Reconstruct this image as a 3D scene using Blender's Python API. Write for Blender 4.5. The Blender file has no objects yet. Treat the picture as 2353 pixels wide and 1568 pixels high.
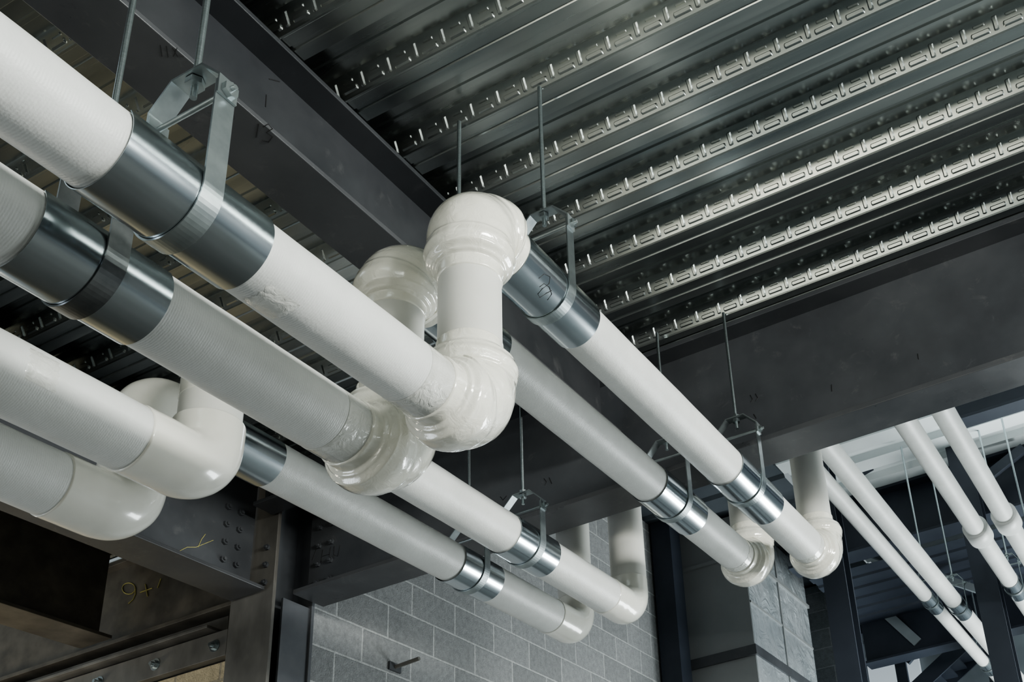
import bpy, math, random
from mathutils import Vector, Matrix
from mathutils import noise as mnoise
random.seed(3)
PI = math.pi
col = bpy.context.scene.collection
try:
    bpy.context.scene.view_settings.look = 'AgX - Medium High Contrast'
    bpy.context.scene.view_settings.exposure = .22
except Exception: pass

# ------------------------------------------------------------------ camera model (camera at origin, floor 1.6 below)
F, PX, PY = 2587.0, 1632.0, 1265.0
zc = Vector((1070-PX, -4200-PY, F)).normalized()
yc = Vector((2990-PX, 2350-PY, F)); yc = (yc - zc*yc.dot(zc)).normalized()
xc = yc.cross(zc)
RT = Vector((xc.x, yc.x, zc.x)); DN = Vector((xc.y, yc.y, zc.y)); FW = Vector((xc.z, yc.z, zc.z))
def ray(u, v): return RT*((u-PX)/F) + DN*((v-PY)/F) + FW
def at_x(u, v, X): d = ray(u, v); return d*(X/d.x)
def at_y(u, v, Y): d = ray(u, v); return d*(Y/d.y)
def at_z(u, v, Z): d = ray(u, v); return d*(Z/d.z)
def hit_cyl(u, v, x, z, r):
    d = ray(u, v); a = d.x**2+d.z**2; b = -2*(d.x*x+d.z*z); c = x*x+z*z-r*r
    q = max(0, b*b-4*a*c)
    return d*((-b-math.sqrt(q))/(2*a))
cd = bpy.data.cameras.new('camera'); cam = bpy.data.objects.new('camera', cd); col.objects.link(cam)
cd.sensor_fit = 'HORIZONTAL'; cd.sensor_width = 36; cd.lens = F/2353*36
cd.shift_x = -(PX-1176.5)/2353; cd.shift_y = (PY-784)/2353
M = Matrix.Identity(4)
for i in range(3):
    M[i][0] = RT[i]; M[i][1] = -DN[i]; M[i][2] = -FW[i]
cam.matrix_world = M
bpy.context.scene.camera = cam

# ------------------------------------------------------------------ materials
def new_mat(name):
    m = bpy.data.materials.new(name); m.use_nodes = True
    nt = m.node_tree; b = nt.nodes['Principled BSDF']
    return m, nt, b
def node(nt, t, **kw):
    n = nt.nodes.new(t)
    for k, v in kw.items(): setattr(n, k, v)
    return n
def coords(nt, scale=(1,1,1)):
    tc = node(nt, 'ShaderNodeTexCoord'); mp = node(nt, 'ShaderNodeMapping')
    mp.inputs['Scale'].default_value = scale
    nt.links.new(tc.outputs['Object'], mp.inputs['Vector'])
    return mp.outputs['Vector']
def noise(nt, vec, scale, detail=4, rough=.55, dist=0):
    n = node(nt, 'ShaderNodeTexNoise'); n.inputs['Scale'].default_value = scale
    n.inputs['Detail'].default_value = detail; n.inputs['Roughness'].default_value = rough; n.inputs['Distortion'].default_value = dist
    nt.links.new(vec, n.inputs['Vector']); return n.outputs['Fac']
def ramp(nt, fac, stops):
    r = node(nt, 'ShaderNodeValToRGB')
    while len(r.color_ramp.elements) < len(stops): r.color_ramp.elements.new(.5)
    for e, (p, c) in zip(r.color_ramp.elements, stops):
        e.position = p; e.color = (c[0], c[1], c[2], 1)
    nt.links.new(fac, r.inputs['Fac']); return r.outputs['Color']
def bump(nt, b, h, strength, dist):
    bn = node(nt, 'ShaderNodeBump'); bn.inputs['Strength'].default_value = strength
    bn.inputs['Distance'].default_value = dist
    nt.links.new(h, bn.inputs['Height']); nt.links.new(bn.outputs['Normal'], b.inputs['Normal'])
def basic(name, c0, c1, rough, metal=0, nscale=4, stretch=(1,1,1), bscale=0, bstr=.2, bdist=.002, coat=0, p0=.3, p1=.7, rvar=0, bstretch=(1,1,1), bd=0):
    m, nt, b = new_mat(name)
    v = coords(nt, stretch)
    n = noise(nt, v, nscale)
    nt.links.new(ramp(nt, n, [(p0, c0), (p1, c1)]), b.inputs['Base Color'])
    b.inputs['Metallic'].default_value = metal; b.inputs['Roughness'].default_value = rough
    if rvar:
        mr = node(nt, 'ShaderNodeMapRange'); nt.links.new(noise(nt, v, nscale*2.3), mr.inputs['Value'])
        mr.inputs['To Min'].default_value = rough-rvar; mr.inputs['To Max'].default_value = rough+rvar
        nt.links.new(mr.outputs['Result'], b.inputs['Roughness'])
    if coat: b.inputs['Coat Weight'].default_value = coat; b.inputs['Coat Roughness'].default_value = .06
    if bscale: bump(nt, b, noise(nt, coords(nt, bstretch), bscale, dist=bd), bstr, bdist)
    return m
def steel(name, c0, c1, scuff, rough):
    m, nt, b = new_mat(name)
    v = coords(nt)
    base = ramp(nt, noise(nt, v, 1.6, 6, .6), [(.3, c0), (.7, c1)])
    sc = ramp(nt, noise(nt, v, 7, 8, .72, .6), [(.58, (0,0,0)), (.70, (1,1,1))])
    mx = node(nt, 'ShaderNodeMix', data_type='RGBA'); mu = node(nt, 'ShaderNodeMath', operation='MULTIPLY'); mu.inputs[1].default_value = .40
    nt.links.new(sc, mu.inputs[0]); nt.links.new(mu.outputs[0], mx.inputs['Factor'])
    nt.links.new(base, mx.inputs['A']); mx.inputs['B'].default_value = (*scuff, 1)
    nt.links.new(mx.outputs['Result'], b.inputs['Base Color'])
    mr = node(nt, 'ShaderNodeMapRange'); nt.links.new(noise(nt, v, 2.5), mr.inputs['Value'])
    mr.inputs['From Min'].default_value = .3; mr.inputs['From Max'].default_value = .7
    mr.inputs['To Min'].default_value = rough-.14; mr.inputs['To Max'].default_value = rough+.14
    nt.links.new(mr.outputs['Result'], b.inputs['Roughness'])
    bump(nt, b, noise(nt, v, 60), .06, .002)
    return m
def cmu(name, c0, c1, mortar, axis, bw=.50, rh=.25):
    m, nt, b = new_mat(name)
    tc = node(nt, 'ShaderNodeTexCoord'); sp = node(nt, 'ShaderNodeSeparateXYZ'); cb = node(nt, 'ShaderNodeCombineXYZ')
    nt.links.new(tc.outputs['Object'], sp.inputs[0])
    nt.links.new(sp.outputs[axis], cb.inputs[0]); nt.links.new(sp.outputs['Z'], cb.inputs[1])
    br = node(nt, 'ShaderNodeTexBrick'); nt.links.new(cb.outputs[0], br.inputs['Vector'])
    br.inputs['Scale'].default_value = 1; br.inputs['Brick Width'].default_value = bw; br.inputs['Row Height'].default_value = rh
    br.inputs['Mortar Size'].default_value = .009; br.inputs['Mortar Smooth'].default_value = .2
    br.inputs['Color1'].default_value = (*c0, 1); br.inputs['Color2'].default_value = (*c1, 1); br.inputs['Mortar'].default_value = (*mortar, 1)
    mx = node(nt, 'ShaderNodeMix', data_type='RGBA', blend_type='MULTIPLY'); mx.inputs['Factor'].default_value = 1
    v = coords(nt)
    nt.links.new(br.outputs['Color'], mx.inputs['A'])
    nt.links.new(ramp(nt, noise(nt, v, 22, 9, .8), [(.3, (.62,.62,.62)), (.7, (1.18,1.18,1.18))]), mx.inputs['B'])
    nt.links.new(mx.outputs['Result'], b.inputs['Base Color'])
    b.inputs['Roughness'].default_value = .88
    sub = node(nt, 'ShaderNodeMath', operation='SUBTRACT'); nt.links.new(noise(nt, v, 90, 4), sub.inputs[0])
    mu = node(nt, 'ShaderNodeMath', operation='MULTIPLY'); mu.inputs[1].default_value = 1.5
    nt.links.new(br.outputs['Fac'], mu.inputs[0]); nt.links.new(mu.outputs[0], sub.inputs[1])
    bump(nt, b, sub.outputs[0], .8, .010)
    return m
def jacket_mat(name, c0, c1):
    m, nt, b = new_mat(name)
    v = coords(nt)
    nt.links.new(ramp(nt, noise(nt, v, 3.0, 6, .65), [(.3, c0), (.7, c1)]), b.inputs['Base Color'])
    b.inputs['Roughness'].default_value = .42
    w = node(nt, 'ShaderNodeTexWave', wave_type='BANDS', bands_direction='Y'); w.inputs['Scale'].default_value = 45
    w.inputs['Distortion'].default_value = 1.5; w.inputs['Detail'].default_value = 2
    nt.links.new(v, w.inputs['Vector'])
    n1 = noise(nt, v, 130, 4); n2 = noise(nt, v, 6, 2, .5, .4)
    a = node(nt, 'ShaderNodeMath', operation='MULTIPLY_ADD'); nt.links.new(w.outputs['Fac'], a.inputs[0]); a.inputs[1].default_value = .25
    nt.links.new(n1, a.inputs[2])
    a2 = node(nt, 'ShaderNodeMath', operation='MULTIPLY_ADD'); nt.links.new(n2, a2.inputs[0]); a2.inputs[1].default_value = 5
    nt.links.new(a.outputs[0], a2.inputs[2])
    bump(nt, b, a2.outputs[0], .4, .002)
    return m
JACK = jacket_mat('jacket_white', (.58,.585,.56), (.70,.705,.68))
JACKR = basic('jacket_riser', (.62,.615,.57), (.71,.705,.66), .4, nscale=3, bscale=8, bstr=.2, bdist=.006)
PVC = basic('pvc_cover', (.78,.76,.665), (.85,.835,.75), .08, nscale=3, bscale=18, bstr=.4, bdist=.007, coat=1.0, bd=2.0)
SMOOTH = basic('pvc_smooth', (.71,.70,.63), (.79,.775,.71), .2, nscale=3, bscale=5, bstr=.08, bdist=.005, coat=.4)
TAPE = basic('clear_tape', (.60,.60,.56), (.70,.70,.66), .16, nscale=8, stretch=(1,3,1), bscale=26, bstr=.9, bdist=.006, coat=.8, bd=1.5)
SHIELD = basic('galvanised_shield', (.38,.425,.45), (.60,.645,.67), .19, 1, nscale=5, stretch=(1,.25,1), rvar=.06)
ZINC = basic('zinc_plate', (.38,.42,.43), (.54,.59,.59), .33, 1, nscale=14)
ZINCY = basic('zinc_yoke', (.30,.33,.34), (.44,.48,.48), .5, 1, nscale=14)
ZINC_SHADED = basic('shaded_zinc_plate', (.14,.15,.155), (.24,.25,.25), .36, 1, nscale=14)  # zinc with the shadow on the second pipe's strap put into its colour
ROD = basic('rod_zinc', (.40,.45,.46), (.55,.61,.62), .32, 1, nscale=60, stretch=(1,1,6))
DECK = basic('deck_galvanised', (.27,.30,.30), (.58,.60,.57), .26, 1, nscale=1.4, stretch=(.35,4,1), rvar=.06, bscale=3, bstr=.06, bdist=.010, bstretch=(.35,1.5,1))
STEEL = steel('primer_steel', (.042,.045,.050), (.080,.084,.090), (.14,.14,.14), .40)
STEELD = steel('dark_primer_steel', (.024,.026,.029), (.048,.050,.054), (.10,.10,.10), .42)
STEELF = steel('primer_steel_lit', (.052,.054,.058), (.084,.086,.090), (.15,.148,.145), .36)  # light on the bottom flanges put into a paler steel colour
STEEL2 = basic('brown_steel', (.105,.10,.09), (.23,.22,.20), .45, .2, nscale=4, stretch=(1,1,.5), rvar=.1)
STEELW = basic('worn_steel', (.07,.064,.054), (.16,.145,.12), .45, .1, nscale=5, rvar=.1)
STEEL3 = basic('blue_grey_steel', (.09,.095,.105), (.14,.145,.155), .45, .2, nscale=3)
BLUE = basic('blue_steel', (.020,.026,.038), (.036,.044,.060), .5, 0, nscale=2)
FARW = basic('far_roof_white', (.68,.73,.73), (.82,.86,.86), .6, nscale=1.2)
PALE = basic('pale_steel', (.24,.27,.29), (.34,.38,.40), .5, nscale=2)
BACKW = basic('back_wall', (.12,.14,.155), (.20,.225,.24), .7, nscale=.9)
PLASTER = basic('grey_plaster', (.30,.285,.245), (.42,.395,.335), .85, nscale=2.5, bscale=40, bstr=.2)
TAN = cmu('tan_block', (.52,.43,.28), (.60,.51,.35), (.42,.37,.28), 'X', .4, .2)
CONC = basic('concrete_floor', (.075,.08,.075), (.13,.13,.125), .6, nscale=.8)
CONCL = basic('concrete_floor_light', (.28,.30,.305), (.40,.415,.415), .55, nscale=.8)
CMUW = cmu('block_wall', (.27,.275,.275), (.35,.355,.355), (.52,.525,.52), 'Y')
CMUP = cmu('block_far', (.16,.18,.19), (.2,.22,.23), (.28,.3,.31), 'X')
PANEL = basic('duct_panel', (.22,.23,.23), (.28,.29,.29), .5, .1, nscale=1.5)
DUCT = basic('duct_galvanised', (.50,.55,.57), (.76,.80,.82), .18, .6, nscale=2.2, stretch=(1,1,1), bscale=4, bstr=.7, bdist=.05, bd=1.0)
INK = basic('black_ink', (.003,.003,.003), (.006,.006,.006), .6)
CHALK = basic('yellow_chalk', (.34,.31,.11), (.52,.48,.18), .9, nscale=60)
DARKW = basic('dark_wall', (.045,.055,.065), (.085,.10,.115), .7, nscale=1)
def emis(name, c, s):
    m, nt, b = new_mat(name)
    b.inputs['Base Color'].default_value = (*c, 1); b.inputs['Emission Color'].default_value = (*c, 1); b.inputs['Emission Strength'].default_value = s
    b.inputs['Roughness'].default_value = .2
    return m
GLOW = emis('daylight_pane', (.6,.66,.71), .3)

# ------------------------------------------------------------------ mesh building
class MB:
    def __init__(s): s.v = []; s.f = []; s.sm = []
    def add(s, vs, fs, sm=False):
        o = len(s.v); s.v += [Vector(p) for p in vs]
        s.f += [[i+o for i in f] for f in fs]; s.sm += [sm]*len(fs); return s
    def box(s, x0, x1, y0, y1, z0, z1):
        vs = [(x,y,z) for x in (x0,x1) for y in (y0,y1) for z in (z0,z1)]
        return s.add(vs, [(0,1,3,2),(4,6,7,5),(0,4,5,1),(2,3,7,6),(0,2,6,4),(1,5,7,3)])
    def bar(s, a, b, w, h):
        a = Vector(a); b = Vector(b); t = (b-a).normalized()
        u = t.cross(Vector((0,1,0)))
        if u.length < .1: u = t.cross(Vector((1,0,0)))
        u.normalize(); q = t.cross(u)
        vs = [p+u*i*w/2+q*j*h/2 for p in (a, b) for i in (-1,1) for j in (-1,1)]
        return s.add(vs, [(0,1,3,2),(4,6,7,5),(0,4,5,1),(2,3,7,6),(0,2,6,4),(1,5,7,3)])
    def sweep(s, pts, rad, seg=40, caps=True, sm=True):
        pts = [Vector(p) for p in pts]; n = len(pts)
        if not hasattr(rad, '__len__'): rad = [rad]*n
        vs = []; nrm = None
        for i in range(n):
            t = (pts[min(i+1,n-1)]-pts[max(i-1,0)]).normalized()
            if nrm is None:
                a = Vector((1,0,0)) if abs(t.x) < .8 else Vector((0,0,1))
                nrm = (a - t*a.dot(t)).normalized()
            else: nrm = (nrm - t*nrm.dot(t)).normalized()
            bn = t.cross(nrm)
            for k in range(seg):
                an = 2*PI*k/seg
                vs.append(pts[i] + (nrm*math.cos(an)+bn*math.sin(an))*rad[i])
        fs = [(i*seg+k, i*seg+(k+1)%seg, (i+1)*seg+(k+1)%seg, (i+1)*seg+k) for i in range(n-1) for k in range(seg)]
        s.add(vs, fs, sm)
        if caps:
            s.add(vs[:seg], [list(range(seg))[::-1]]); s.add(vs[-seg:], [list(range(seg))])
        return s
    def cyl(s, a, b, r, seg=20, sm=True): return s.sweep([a, b], r, seg, True, sm)
    def ribbon(s, prof, th, y0, y1):
        P = [Vector((p[0], 0, p[1])) for p in prof]; n = len(P); A = []; B = []
        for i in range(n):
            t = (P[min(i+1,n-1)]-P[max(i-1,0)]).normalized(); nn = Vector((-t.z, 0, t.x))*th/2
            A.append(P[i]+nn); B.append(P[i]-nn)
        vs = []
        for i in range(n):
            for q in (A[i], B[i]):
                vs += [(q.x, y0, q.z), (q.x, y1, q.z)]
        fs = []
        for i in range(n-1):
            a = i*4; b = a+4
            fs += [(a, a+1, b+1, b), (a+2, b+2, b+3, a+3), (a, b, b+2, a+2), (a+1, a+3, b+3, b+1)]
        e = (n-1)*4
        fs += [(0,2,3,1), (e, e+1, e+3, e+2)]
        return s.add(vs, fs)
    def stroke(s, pts, r=.002): return s.sweep(pts, r, 6, True, True)
    def hexa(s, c, axis, r, h):
        c = Vector(c); a = Vector(axis).normalized(); return s.sweep([c-a*h/2, c+a*h/2], r, 6, True, False)
    def build(s, name, mat, parent=None, bevel=0):
        off = parent_loc(parent)
        me = bpy.data.meshes.new(name); me.from_pydata([p-off for p in s.v], [], s.f)
        me.polygons.foreach_set('use_smooth', s.sm); me.materials.append(mat); me.update()
        o = bpy.data.objects.new(name, me); col.objects.link(o)
        if parent: o.parent = parent
        if bevel:
            md = o.modifiers.new('bevel', 'BEVEL'); md.width = bevel; md.segments = 2; md.limit_method = 'ANGLE'
        return o
def parent_loc(p):
    v = Vector((0,0,0))
    while p: v += p.location; p = p.parent
    return v
def tag(o, label=None, cat=None, group=None, kind=None):
    if label: o['label'] = label
    if cat: o['category'] = cat
    if group: o['group'] = group
    if kind: o['kind'] = kind
    return o
def thing(name, loc, label, cat, group=None):
    o = bpy.data.objects.new(name, None); col.objects.link(o); o.location = loc; o.empty_display_size = .1
    return tag(o, label, cat, group)
def struct(name, mb, mat): return tag(mb.build(name, mat), kind='structure')

# ------------------------------------------------------------------ room shell
ZB, ZT = 3.76, 3.848
YK0, PITCH = 4.66, .358
XD0, XD1 = -7.6, 3.2
mb = MB(); prof = []
NR = 24
for k in range(NR, -1, -1):
    y = YK0 - PITCH*k
    prof += [(y-.024, ZT), (y+.019, ZB+.004), (y+.022, ZB-.004), (y+.030, ZB-.004), (y+.034, ZB), (y+.075, ZB), (y+.080, ZB+.008), (y+.092, ZB+.008), (y+.097, ZB),
             (y+.15, ZB), (y+.19, ZT), (y+.252, ZT), (y+.257, ZT-.008), (y+.272, ZT-.008), (y+.277, ZT)]
vs = []
for (y, z) in prof: vs += [(XD0, y, z), (XD1, y, z)]
mb.add(vs, [(2*i, 2*i+1, 2*i+3, 2*i+2) for i in range(len(prof)-1)])
sdir = Vector((0, -.043, .084)).normalized(); ndir = Vector((0, -.084, -.043)).normalized(); xdir = Vector((1,0,0))
def emboss(c, along, across, L, W, H, ins=.006):
    vs = []
    for (l, w, h) in ((L, W, -.001), (L-2*ins, W-2*ins, H)):
        for (a, b) in ((-1,-.4), (-.9,-1), (.9,-1), (1,-.4), (1,.4), (.9,1), (-.9,1), (-1,.4)):
            vs.append(c + along*a*l/2 + across*b*w/2 + ndir*h)
    fs = [(i, (i+1) % 8, 8+(i+1) % 8, 8+i) for i in range(8)] + [tuple(range(8, 16))]
    mb.add(vs, fs)
for k in range(14):
    y = YK0 - PITCH*k
    c0 = Vector((0, y-.0025, (ZT+ZB+.004)/2))
    x = XD0+.5 if k > 3 else -5.2
    x += random.uniform(0, .1)
    while x < 1.6:
        emboss(c0+xdir*x-sdir*.004, sdir, xdir, .064, .023, .0075)
        emboss(c0+xdir*(x+.068)-sdir*.022, xdir, sdir, .082, .026, .0085)
        emboss(c0+xdir*(x+.068)+sdir*.012, xdir, sdir, .050, .016, .0055, .004)
        x += .134
struct('ceiling', mb, DECK)

YBK = 16.2
struct('floor', MB().box(-12, 9, -9, 5.4, -1.75, -1.6), CONC)  # unseen near slab, toned dark to cut bounce onto the pipes
struct('floor_far', MB().box(-12, 9, 5.4, 18, -1.75, -1.6), CONCL)  # unseen far slab, split off and toned pale to reflect in the deck
struct('wall_left', MB().box(-5.2, -5.0, 4.985, 10.1, -1.6, 5.6), CMUW)
struct('wall_lower_left', MB().box(-10, -5.28, 4.88, 5.0, -1.6, 2.72), TAN)
struct('wall_upper_left', MB().box(-10, -5.28, 5.04, 5.15, 2.72, 3.9), PLASTER)
struct('wall_above_girder', MB().box(-5.0, 4, 4.82, 4.92, 3.87, 5.6), DARKW)
struct('wall_back', MB().box(-6, 12, YBK, YBK+.2, -1.6, 5.6), BACKW)
struct('wall_far_block', MB().box(-5.2, -3.95, 12.7, 12.85, -1.6, 5.6), CMUP)
def corr(name, x0, x1, y0, y1, z, dz, pitch, mat):
    mb = MB(); vs = []; pr = []; y = y0
    while y < y1:
        pr += [(y, z), (y+pitch*.5, z), (y+pitch*.55, z+dz), (y+pitch*.95, z+dz)]; y += pitch
    for (yy, zz) in pr: vs += [(x0, yy, zz), (x1, yy, zz)]
    mb.add(vs, [(2*i, 2*i+1, 2*i+3, 2*i+2) for i in range(len(pr)-1)])
    struct(name, mb, mat)
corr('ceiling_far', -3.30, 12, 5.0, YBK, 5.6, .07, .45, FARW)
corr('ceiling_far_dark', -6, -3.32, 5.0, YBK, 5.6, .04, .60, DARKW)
corr('ceiling_mezzanine', -3.6, 9, 10.95, 12.6, 4.92, .025, .30, BLUE)
a = at_y(1985, 1485, YBK-.1); b = at_y(2125, 1600, YBK-.1)
struct('window_1', MB().box(a.x, b.x, YBK-.1, YBK-.01, b.z, a.z), GLOW)

# ------------------------------------------------------------------ steel beams
def beam_y(name, x0, x1, y0, y1, z0, z1, label, mat=STEEL, tf=.024, tw=.016, fm=None):
    r = thing(name, (0.5*(x0+x1), y0, z0), label, 'beam', 'steel beams of the frame'); xm = (x0+x1)/2
    MB().box(xm-tw/2, xm+tw/2, y0, y1, z0+tf, z1-tf).build('web', mat, r)
    MB().box(x0, x1, y0, y1, z0, z0+tf).build('flange', fm or mat, r, .003)
    MB().box(x0, x1, y0, y1, z1-tf, z1).build('flange', mat, r, .003)
    return r
def beam_x(name, x0, x1, y0, y1, z0, z1, label, mat=STEEL, tf=.03, tw=.018, fm=None):
    r = thing(name, (x0, .5*(y0+y1), z0), label, 'beam', 'steel beams of the frame'); ym = (y0+y1)/2
    MB().box(x0, x1, ym-tw/2, ym+tw/2, z0+tf, z1-tf).build('web', mat, r)
    MB().box(x0, x1, y0, y1, z0, z0+tf).build('flange', fm or mat, r, .003)
    MB().box(x0, x1, y0, y1, z1-tf, z1).build('flange', mat, r, .003)
    return r
def mark(root, strokes, fn, mat=INK, r=.003, name='ink_mark'):
    for s_ in strokes: MB().stroke([fn(*p) for p in s_], r).build(name, mat, root)
def bolt(root, c, axis, r=.018, h=.016, mat=STEEL):
    m = MB(); a = Vector(axis); m.hexa(Vector(c)+a*h/2, a, r, h); m.cyl(Vector(c)+a*h, Vector(c)+a*(h+.012), r*.5, 10)
    return m.build('bolt', mat, root)

bA = beam_y('steel_beam', -2.77, -2.515, -.2, 4.74, 3.28, 3.755, 'dark steel beam running beside the pipes from the top left under the deck', STEELD, fm=STEELF)
fxA = lambda u, v: at_x(u, v, -2.634)
fzA = lambda u, v: at_z(u, v, 3.2795)
mark(bA, [[(368,104),(372,130)], [(382,106),(386,132)], [(396,110),(408,130)], [(407,110),(398,130)], [(412,126),(422,130)]], fzA, r=.0011)
mark(bA, [[(594,284),(588,316)], [(604,292),(616,285),(626,296),(612,305),(626,314),(617,327),(602,323)]], fzA, r=.0018)
mark(bA, [[(612,218),(610,246)], [(618,182),(642,188)]], fxA, r=.0022)
bB = beam_x('steel_girder', -4.88, 4, 4.74, 5.0, 2.955, 3.755, 'deep dark girder crossing the whole view under the deck, right of the pipes', fm=STEELF)
fyB = lambda u, v: at_y(u, v, 4.8605)
mark(bB, [[(1911,884),(1912,900)], [(2109,813),(2111,826)], [(1909,962),(1910,968)], [(1724,908),(1730,918),(1726,924)], [(1736,905),(1742,915),(1736,922)],
          [(1718,960),(1728,964)], [(1732,952),(1738,962)], [(1150,1142),(1156,1150),(1164,1140)], [(1250,1100),(1256,1108),(1252,1116)], [(1262,1098),(1268,1112)],
          [(728,1262),(718,1288)], [(742,1264),(738,1292)], [(741,1279),(757,1274)], [(760,1258),(756,1286)], [(768,1256),(767,1276),(776,1279),(782,1254)]], fyB, r=.0018)
for i in range(4):
    bolt(bB, (-4.80, 4.86, 3.05+.13*i), (0,-1,0), .02)
    bolt(bB, (-4.70, 4.86, 3.05+.13*i), (0,-1,0), .02)
bC = beam_y('steel_beam', -5.25, -4.97, .3, 4.60, 2.96, 3.755, 'dark steel beam with yellow chalk scribbles ending at the column', fm=STEELF)
fxC = lambda u, v: at_x(u, v, -5.10)
mark(bC, [[(386,1264),(410,1268),(430,1258),(450,1258),(490,1242)], [(455,1258),(463,1240),(472,1228)]], fxC, CHALK, .0020, 'chalk_mark')
for i in range(2):
    for j in range(4): bolt(bC, (-5.10, 4.38+.1*i, 3.12+.12*j), (1,0,0), .022)
bE = beam_x('steel_beam', -9.8, -5.29, 4.86, 5.02, 3.10, 3.755, 'dark steel beam chalked with yellow figures above the lower left wall', STEELW)
fyE = lambda u, v: at_y(u, v, 4.928)
nine = [(296+15*math.cos(a), 1353+13*math.sin(a)) for a in [i*PI/8 for i in range(17)]] + [(311,1366),(306,1378),(295,1388)]
mark(bE, [nine, [(322,1362),(350,1352)], [(334,1343),(339,1371)], [(238,1305),(232,1345)], [(370,1330),(362,1352)]], fyE, CHALK, .0038, 'chalk_mark')
for j in range(4): bolt(bE, (-5.45, 4.931, 3.2+.12*j), (0,-1,0), .02)
beam_y('steel_beam', -6.80, -6.50, .5, 4.75, 3.07, 3.755, 'dark beam in the lower left corner running up to the chalked beam', STEELW)

br = thing('connection_bracket', (-4.72, 4.53, 3.47), 'dark bracket in front of the girder at the top of the steel column', 'bracket')
MB().box(-4.955, -4.45, 4.44, 4.60, 3.47, 3.495).build('flange', STEEL, br, .003)
MB().box(-4.955, -4.45, 4.53, 4.55, 3.495, 3.755).build('web', STEEL, br)
for j in range(2): bolt(br, (-4.9, 4.53, 3.55+.1*j), (0,-1,0), .019)
co = thing('steel_column', (-5.095, 4.8, -1.6), 'wide flanged steel column standing left of the grey block wall', 'column')
MB().box(-5.27, -4.92, 4.62, 4.645, -1.6, 3.755).build('flange', STEEL2, co, .003)
MB().box(-5.27, -4.92, 4.945, 4.97, -1.6, 3.755).build('flange', STEEL3, co, .003)
MB().box(-5.105, -5.085, 4.645, 4.945, -1.6, 3.755).build('web', STEEL, co)
MB().box(-4.95, -4.935, 4.72, 4.945, -1.6, 2.94).build('side_plate', STEEL3, co)
for j in range(3): bolt(co, (-4.99, 4.62, 3.02+.12*j), (0,-1,0), .02)
le = thing('lintel_angle', (-7.5, 4.82, 2.72), 'bolted steel ledge angle over tan block in the lower left corner', 'ledge')
MB().box(-9.5, -5.5, 4.82, 4.88, 2.73, 2.91).build('plate', STEEL2, le, .003)
MB().box(-9.5, -5.62, 4.76, 4.99, 2.93, 2.95).build('ledge_flange', STEEL2, le, .003)
MB().box(-9.5, -5.62, 4.92, 4.97, 2.95, 3.065).build('upstand', STEEL2, le, .003)
for i in range(6):
    c = Vector((-5.6-.53*i, 4.82, 2.815)); m = MB(); m.cyl(c, c+Vector((0,-.005,0)), .042, 20); m.hexa(c+Vector((0,-.015,0)), (0,1,0), .028, .022); m.cyl(c, c+Vector((0,-.045,0)), .013, 10)
    m.build('bolt', ZINC, le)
po = tag(MB().box(-4.97, -4.74, 9.88, 10.12, -1.6, 5.598).build('steel_post', BLUE), 'tall dark blue steel post at the far end of the block wall', 'post')
st = thing('wall_anchor', at_x(930, 1537, -5.0), 'small dark anchor bar sticking out of the grey block wall', 'anchor')
p = at_x(905, 1535, -5.0); m = MB(); m.box(-5.0, -4.985, p.y-.06, p.y+.06, p.z-.03, p.z+.03); m.build('base_plate', STEEL, st)
m = MB(); m.cyl(p, p+Vector((.22,0,.015)), .014, 12); m.build('bar', STEEL2, st)
du = thing('air_duct', (-4.42, 11, -1.6), 'tall rectangular sheet metal duct with grey front beyond the block wall', 'duct')
MB().box(-4.86, -4.05, 10.26, 12.1, -1.6, 5.598).build('body', DUCT, du)
MB().box(-4.865, -4.055, 10.25, 10.262, -1.6, 5.598).build('front_panel', PANEL, du)
for z in (2.9, 4.0, 5.1):
    hh = .055 if z == 4.0 else .02
    MB().box(-4.87, -4.03, 10.22, 12.13, z-hh, z+hh).build('joint_flange', STEEL if z == 4.0 else PANEL, du)
for yy in (11.15,): MB().box(-4.06, -4.035, yy-.012, yy+.012, -1.6, 5.598).build('standing_seam', PANEL, du)
for z in (3.45, 4.55): MB().box(-4.06, -4.04, 10.26, 12.1, z-.012, z+.012).build('standing_seam', PANEL, du)

# ------------------------------------------------------------------ pipes
def lerp_prof(u, tab):
    for (a, ra), (b, rb) in zip(tab, tab[1:]):
        if u <= b:
            t = (u-a)/(b-a) if b > a else 1; t = t*t*(3-2*t); return ra+(rb-ra)*t
    return tab[-1][1]
BULB = [(0,1.02),(.010,1.07),(.10,1.08),(.125,1.22),(.18,1.42),(.25,1.50),(.31,1.46),(.345,1.41),(.40,1.435),(.5,1.46),(.60,1.435),(.655,1.41),(.69,1.46),(.75,1.50),(.82,1.42),(.875,1.22),(.90,1.08),(.99,1.07),(1,1.02)]
FLUSH = [(0,1.0),(.01,1.035),(.99,1.035),(1,1.0)]
def elbow(root, c, d0, d1, La, Lb, arc, r, tab, mat, n=150, amp=0):
    c = Vector(c); d0 = Vector(d0); d1 = Vector(d1)
    L0 = La-arc; L1 = arc*PI/2; L2 = Lb-arc; T = L0+L1+L2; pts = []; rad = []
    for i in range(n+1):
        s_ = T*i/n
        if s_ < L0: p = c-d0*(La-s_)
        elif s_ < L0+L1:
            a = (s_-L0)/arc; cen = c-d0*arc+d1*arc
            p = cen + d0*arc*math.sin(a) - d1*arc*math.cos(a)
        else: p = c+d1*(arc+s_-L0-L1)
        pts.append(p); rad.append(r*lerp_prof(i/n, tab))
    m = MB().sweep(pts, rad, 72)
    if amp:
        for i, v in enumerate(m.v):
            j = min(n, i//72) if i < (n+1)*72 else None
            if j is None or j < 2 or j > n-2: continue
            q = (v-pts[j]).normalized()
            m.v[i] = v + q*amp*(mnoise.noise(v*11)+.4*mnoise.noise(v*27))
    return m.build('elbow_cover', mat, root)
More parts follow.
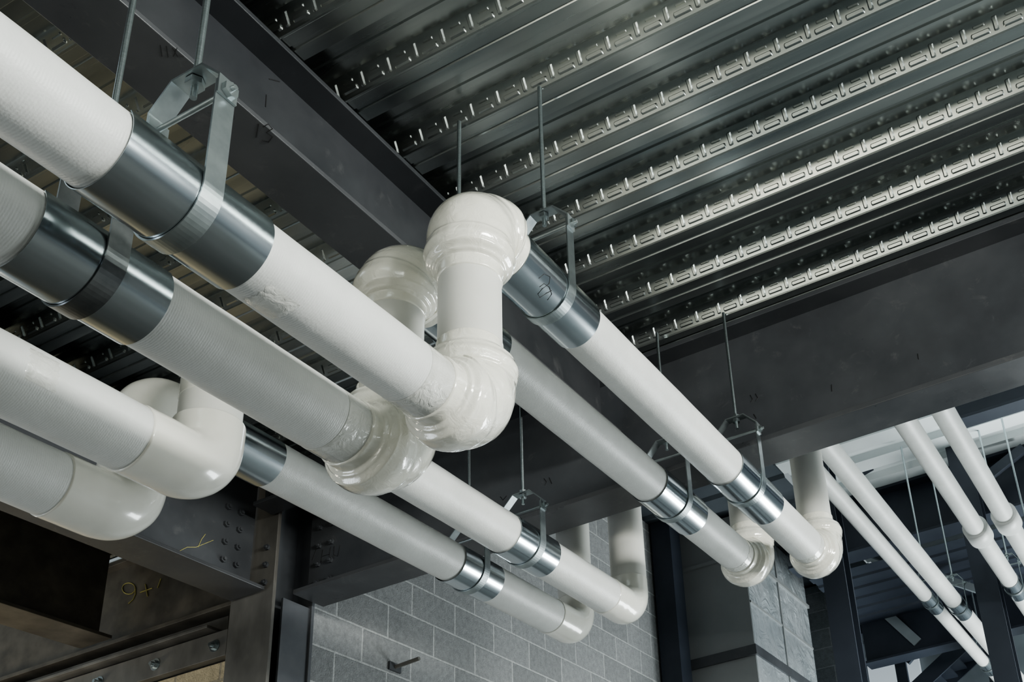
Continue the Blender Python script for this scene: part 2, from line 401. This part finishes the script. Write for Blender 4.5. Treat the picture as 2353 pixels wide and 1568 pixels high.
def jacket(root, a, b, r, name='jacket', mat=None):
    a = Vector(a); b = Vector(b); L = (b-a).length; n = max(2, int(L/.03)); ph = random.uniform(0, 9)
    pts = []; rad = []
    for i in range(n+1):
        s_ = L*i/n; pts.append(a.lerp(b, i/n))
        rad.append(r*(1+.004*math.sin(s_*7+ph)+.003*math.sin(s_*23+ph*2)))
    return MB().sweep(pts, rad, 56).build(name, mat or JACK, root)
def band(root, a, b, r, name='tape_band', mat=None):
    return MB().sweep([Vector(a).lerp(Vector(b), i/6) for i in range(7)], [r*.999]+[r]*5+[r*.999], 48).build(name, mat or TAPE, root)
def patch(root, x, z, r, y0, y1, a0, a1, name='tape_patch', mat=None):
    n = 16; vs = []; k = 8
    for j in range(k+1):
        for i in range(n+1):
            a = math.radians(a0+(a1-a0)*i/n); rr = r*1.0+.0018*(1-(2*j/k-1)**8)
            vs.append((x+rr*math.cos(a), y0+(y1-y0)*j/k+.004*math.sin(i*1.7), z+rr*math.sin(a)))
    fs = [(j*(n+1)+i, j*(n+1)+i+1, (j+1)*(n+1)+i+1, (j+1)*(n+1)+i) for j in range(k) for i in range(n)]
    return MB().add(vs, fs, True).build(name, mat or TAPE, root)
def shield(root, x, z, r, y0, y1, e=.014):
    rs = r+.005; pr = []
    a0, a1 = 26, -206
    p0 = Vector((x+rs*math.cos(math.radians(a0)), z+rs*math.sin(math.radians(a0))))
    t0 = Vector((-math.sin(math.radians(a0)), math.cos(math.radians(a0))))
    pr.append(p0+t0*e)
    for i in range(49):
        a = math.radians(a0+(a1-a0)*i/48); pr.append(Vector((x+rs*math.cos(a), z+rs*math.sin(a))))
    a = math.radians(a1); pr.append(pr[-1]+Vector((math.sin(a), -math.cos(a)))*e)
    m = MB().ribbon(pr, .002, y0, y1); m.sm = [True]*len(m.sm)
    o = m.build('insulation_shield', SHIELD, root)
    md = o.modifiers.new('edge', 'EDGE_SPLIT'); md.split_angle = math.radians(35)
    return o
UP = (0,0,1); FY = (0,1,0)
GP = 'insulated pipes hung under the front deck'
def pipe_run(x, zl, zu, yr, ye, r, label, fancy, shields_l, shields_u, ytop=5.598, rl=None, Lu=.265):
    root = thing('insulated_pipe', (x, -.3, zl), label, 'pipe', GP)
    rl = rl or r
    if fancy: La, Lb, arc, tab, mat, amp = .205, .265, .125, BULB, PVC, .0035
    else: La, Lb, arc, tab, mat, amp = .30, .20, .118, FLUSH, SMOOTH, .0015
    if not fancy: Lu = .2
    jacket(root, (x,-.3,zl), (x,yr-La+.02,zl), rl)
    jacket(root, (x,yr,zl+Lb-.02), (x,yr,zu-Lu+.02), r*1.02, 'riser_jacket', JACKR)
    jacket(root, (x,yr+La-.02,zu), (x,ye-La+.02,zu), r)
    jacket(root, (x,ye,zu+Lb-.02), (x,ye,ytop), r, 'riser_jacket', JACKR)
    elbow(root, (x,yr,zl), FY, UP, La, Lb, arc, rl, tab, mat, amp=amp)
    elbow(root, (x,yr,zu), UP, FY, Lu, La, arc, r, tab, mat, amp=amp)
    elbow(root, (x,ye,zu), FY, UP, La, Lb, arc, r, tab, mat, amp=amp)
    if fancy:
        band(root, (x,yr-La-.10,zl), (x,yr-La+.01,zl), rl*1.008)
        band(root, (x,ye-La-.06,zu), (x,ye-La+.01,zu), r*1.008)
    for (a, b) in shields_l: shield(root, x, zl, rl, a, b)
    for (a, b) in shields_u: shield(root, x, zu, r, a, b)
    return root
RA = .1; RBL = .108; RC = .105; RCL = .116
XA, XB, XC, XDp = -1.80, -2.19, -2.88, -3.30
ZA, ZA2, ZBl, ZB2, ZC, ZC2 = 1.91, 2.69, 1.938, 2.705, 2.04, 2.53
pA = pipe_run(XA, ZA, ZA2, 2.41, 5.75, RA, 'nearest white insulated pipe, topmost at left, with the tall front bulbous double elbow', True, [(1.12,1.51)], [(2.615,3.085),(4.42,4.93)])
pB = pipe_run(XB, ZBl, ZB2, 2.50, 5.64, RA, 'second white insulated pipe, in the shadow of the nearest, with rear bulbous double elbow', True, [(1.20,1.55)], [(2.70,3.06),(4.38,4.83)], rl=RBL, Lu=.195)
pC = pipe_run(XC, ZC, ZC2, 2.36, 5.39, RC, 'third white insulated pipe with smooth squarish elbow, upper one at the lower left', False, [], [(2.60,3.0),(4.12,4.47)], rl=RCL)
pD = pipe_run(XDp, ZC-.015, ZC2+.01, 2.40, 5.47, RC, 'lowest white insulated pipe at lower left with smooth rounded elbow end', False, [], [(2.60,3.01),(4.24,4.57)], rl=RCL)
c = hit_cyl(622, 700, XA, ZA, RA); ang = math.degrees(math.atan2(c.z-ZA, c.x-XA))
patch(pA, XA, ZA, RA, c.y-.045, c.y+.05, ang-28, ang+26)
c = hit_cyl(100, 850, XC, ZC, RCL); ang = math.degrees(math.atan2(c.z-ZC, c.x-XC))
patch(pC, XC, ZC, RCL, c.y-.05, c.y+.05, ang-25, ang+30)
sc = [[(1238,640),(1250,630),(1264,636),(1262,652),(1246,664),(1236,676),(1240,684),(1256,674),(1268,668)], [(1240,660),(1250,652),(1262,660),(1268,676),(1258,690)]]
for s_ in sc: MB().stroke([hit_cyl(u, v, XA, ZA2, RA+.0065) for (u, v) in s_], .0013).build('ink_mark', INK, pA)

# ------------------------------------------------------------------ clevis hangers
GH = 'clevis hangers carrying the pipes'
def hanger(x, y, z, r, ztop, label, group=GH, h=.29, rod_r=.0085, sc=1.0, w=.046, smat=None, ymat=None, nr=.018):
    rs = r+.0098; smat = smat or ZINC; ymat = ymat or ZINCY
    root = thing('clevis_hanger', (x, y, z-rs), label, 'pipe hanger', group)
    pr = [(x+rs, z+h+.022*sc), (x+rs, z+h*.5), (x+rs, z+.02)] + [(x+rs*math.cos(-PI*i/32), z+rs*math.sin(-PI*i/32)) for i in range(33)] + [(x-rs, z+.02), (x-rs, z+h*.5), (x-rs, z+h+.022*sc)]
    MB().ribbon(pr, .005, y-w/2, y+w/2).build('strap', smat, root)
    ro = rs+.006; k = .05*sc
    yk = [(x+ro, z+h-.022*sc), (x+ro, z+h+.035*sc), (x+k, z+h+.105*sc), (x-k, z+h+.105*sc), (x-ro, z+h+.035*sc), (x-ro, z+h-.022*sc)]
    MB().ribbon(yk, .006, y-w/2, y+w/2).build('yoke', ymat, root)
    cb = MB().cyl((x-rs-.022, y, z+h), (x+rs+.034, y, z+h), .0068*sc, 14).build('cross_bolt', ymat, root)
    MB().hexa((x+ro+.010, y, z+h), (1,0,0), nr*sc, .014).build('nut', ZINC, cb)
    MB().hexa((x-ro-.010, y, z+h), (1,0,0), nr*sc, .014).build('nut', ymat, cb)
    zt = z+h+.105*sc
    rd = MB().cyl((x, y, zt-.06), (x, y, ztop), rod_r, 14).build('rod', ROD, root)
    MB().hexa((x, y, zt+.012), UP, nr*sc, .015).build('nut', ZINC, rd)
    MB().hexa((x, y, zt-.014), UP, nr*1.1*sc, .018).build('nut', ZINC, rd)
    return root
hanger(XA, 1.325, ZA, RA, ZB, 'largest bright clevis hanger around the nearest pipe at the upper left', w=.055, ymat=ZINC, nr=.021)
hanger(XB, 1.385, ZBl, RBL, ZB, 'clevis hanger with shade-toned strap on the second pipe at the left edge', h=.36, w=.06, smat=ZINC_SHADED)
hanger(XA, 2.88, ZA2, RA, ZB, 'clevis hanger behind the tall front elbow, around the scribbled shield')
hanger(XB, 2.86, ZB2, RA, ZB, 'clevis hanger behind the rear bulbous elbow, only its thin rod in plain view')
hanger(XA, 4.66, ZA2, RA, ZB, 'clevis hanger on the nearest pipe right before it passes under the deep girder')
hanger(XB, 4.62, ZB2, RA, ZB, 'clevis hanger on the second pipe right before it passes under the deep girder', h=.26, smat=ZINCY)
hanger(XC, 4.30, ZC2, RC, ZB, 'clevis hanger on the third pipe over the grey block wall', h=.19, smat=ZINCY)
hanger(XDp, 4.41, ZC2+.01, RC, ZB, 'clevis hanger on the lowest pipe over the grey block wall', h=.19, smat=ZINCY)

# ------------------------------------------------------------------ far bay pipes and steel
GF = 'slim pipes in the far bay'
def far_pipe(x, z, r, y0, y1, sh, collars, label, hl):
    root = thing('far_pipe', (x, y0, z), label, 'pipe', GF)
    La = r*2.2
    jacket(root, (x,y0+La-.02,z), (x,y1,z), r)
    jacket(root, (x,y0,z+La-.02), (x,y0,5.598), r, 'riser_jacket')
    elbow(root, (x,y0,z), (0,0,-1), FY, La, La, r*1.3, r, FLUSH, SMOOTH, 40)
    for c in collars: MB().sweep([(x,c-.12,z),(x,c-.115,z),(x,c+.115,z),(x,c+.12,z)], [r*1.02,r*1.34,r*1.34,r*1.02], 32).build('collar', JACK, root)
    for i, c in enumerate(sh):
        shield(root, x, z, r, c-.20, c+.20)
        hanger(x, c, z, r, 4.92 if c > 10.95 else 5.6, hl[i], 'clevis hangers of the far bay', h=.22, rod_r=.010, w=.04)
far_pipe(-2.09, 3.9, .066, 6.0, YBK, [9.9, 12.2], [], 'slim white far pipe, lowest of the four at the right', ['hanger on the lowest far pipe, nearer one with silver band', 'hanger on the lowest far pipe, farther one near the bottom edge'])
far_pipe(-1.90, 3.9, .080, 6.25, YBK, [10.2], [], 'white far pipe second from below of the four at the right', ['hanger on the second lowest far pipe with silver band'])
far_pipe(-1.33, 3.9, .078, 6.0, YBK, [10.05], [8.65], 'white far pipe with a thick collar, second from the right edge', ['hanger on the collared far pipe by the right edge'])
far_pipe(-1.07, 3.9, .078, 6.0, YBK, [9.9], [8.55], 'rightmost white far pipe with a thick collar cut by the right edge', ['hanger on the rightmost far pipe at the right edge'])

def column(x, y, w, z1, label, mat=BLUE):
    root = thing('far_column', (x, y, -1.6), label, 'column')
    MB().box(x-w/2, x+w/2, y-w/2, y-w/2+.02, -1.6, z1).build('flange', mat, root)
    MB().box(x-w/2, x+w/2, y+w/2-.02, y+w/2, -1.6, z1).build('flange', mat, root)
    MB().box(x-.01, x+.01, y-w/2+.02, y+w/2-.02, -1.6, z1).build('web', mat, root)
    return root
column(-2.42, 8.1, .19, 5.598, 'dark steel column right of the far bulbous elbow')
column(-1.60, 10.3, .22, 5.598, 'dark blue steel column behind the slim far pipes at the lower right')
beam_x('steel_beam', -1.4, 9, 8.85, 9.05, 5.1, 5.598, 'dark blue beam in the upper corner of the far bay under the pale roof', BLUE)
beam_x('steel_beam', -3.7, 9, 10.6, 10.9, 4.95, 5.598, 'dark blue beam across the far bay behind the collared pipes', BLUE)
beam_x('steel_beam', -3.6, 9, 12.62, 12.9, 4.4, 5.0, 'farthest dark beam across the bay before the back wall', BLUE)
def brace(p0, p1, Y, w, mat, label, floor=False):
    a = at_y(*p0, Y); b = at_y(*p1, Y)
    if floor: b = Vector((a.x, a.y, -1.6))
    tag(MB().bar(a, b, w, .06).build('steel_brace', mat), label, 'brace', 'braces in the far bay')
brace((1925,1310), (2110,1478), 12.76, .12, PALE, 'grey diagonal brace low in the far bay beside the dark column')
brace((1945,1105), (2150,985), 10.3, .08, BLUE, 'thin dark brace against the bright far roof')
brace((2190,1160), (2353,1030), 10.45, .10, BLUE, 'dark diagonal brace between the collared far pipes')
brace((1990,1270), (2260,1360), 11.6, .08, PALE, 'long grey brace behind the two lowest far pipes')
brace((2260,1310), (2080,1520), 12.95, .13, BLUE, 'dark diagonal brace rising above the far staircase')
brace((2035,1330), (2030,1568), 13.3, .14, BLUE, 'dark upright between the dark column and the far staircase', True)
brace((1950,1455), (2200,1400), 13.2, .12, BLUE, 'dark sloping rail above the bright far window')
stair = thing('steel_staircase', (-2.2, 14.2, -1.6), 'dark steel staircase low in the far bay under the slim pipes', 'staircase')
pa = at_y(2085, 1600, 14.0); pb = at_y(2255, 1440, 14.0)
for dy in (0, .6):
    d = (pb-pa); n = Vector((-d.z, 0, d.x)).normalized()*.10; o = Vector((0, dy, 0))
    q = [pa-n, pb-n, pb+n, pa+n]
    m = MB(); vs = [p+o for p in q]+[p+o+Vector((0,.03,0)) for p in q]
    m.add(vs, [(0,1,2,3),(7,6,5,4),(0,4,5,1),(1,5,6,2),(2,6,7,3),(3,7,4,0)]); m.build('stringer', BLUE, stair)
    for e in (pa, pb): MB().box(e.x-.04, e.x+.04, e.y+dy, e.y+dy+.03, -1.6, e.z).build('post', BLUE, stair)
for i in range(8):
    c = pa.lerp(pb, (i+.5)/8); MB().box(c.x-.09, c.x+.09, c.y+.03, c.y+.6, c.z-.015, c.z+.015).build('tread', BLUE, stair)

# ------------------------------------------------------------------ light
def area(name, loc, target, sx, sy, power, color):
    l = bpy.data.lights.new(name, 'AREA'); l.shape = 'RECTANGLE'; l.size = sx; l.size_y = sy; l.energy = power; l.color = color
    o = bpy.data.objects.new(name, l); col.objects.link(o); o.location = loc
    o.rotation_euler = (Vector(target)-Vector(loc)).to_track_quat('-Z', 'Y').to_euler()
area('key_lamp', (6, 1.5, 2.6), (-2, 2.5, 2.2), 5, .8, 800, (.98, 1, .96))
area('rear_lamp', (-2.8, -6, 1.4), (-2, 3, 3.2), 5, 1.3, 100, (1, .96, .80))
area('left_lamp', (-8, -1.5, -1.0), (-3, 1.5, 2.0), 3, 2, 110, (.84, .92, 1))
area('corner_fill_light', (-9.2, 3.6, 1.6), (-6.0, 4.95, 2.9), .8, .5, 26, (1, .90, .72))  # added fill to brighten the lower left corner, no actual lamp there
area('far_lamp', (2.6, 13.0, -.8), (.3, 11.0, 5.6), 5, 3, 950, (.92, .99, 1))
wd = bpy.data.worlds.new('world'); bpy.context.scene.world = wd; wd.use_nodes = True
bg = wd.node_tree.nodes['Background']; bg.inputs['Color'].default_value = (.60, .69, .72, 1); bg.inputs['Strength'].default_value = .37
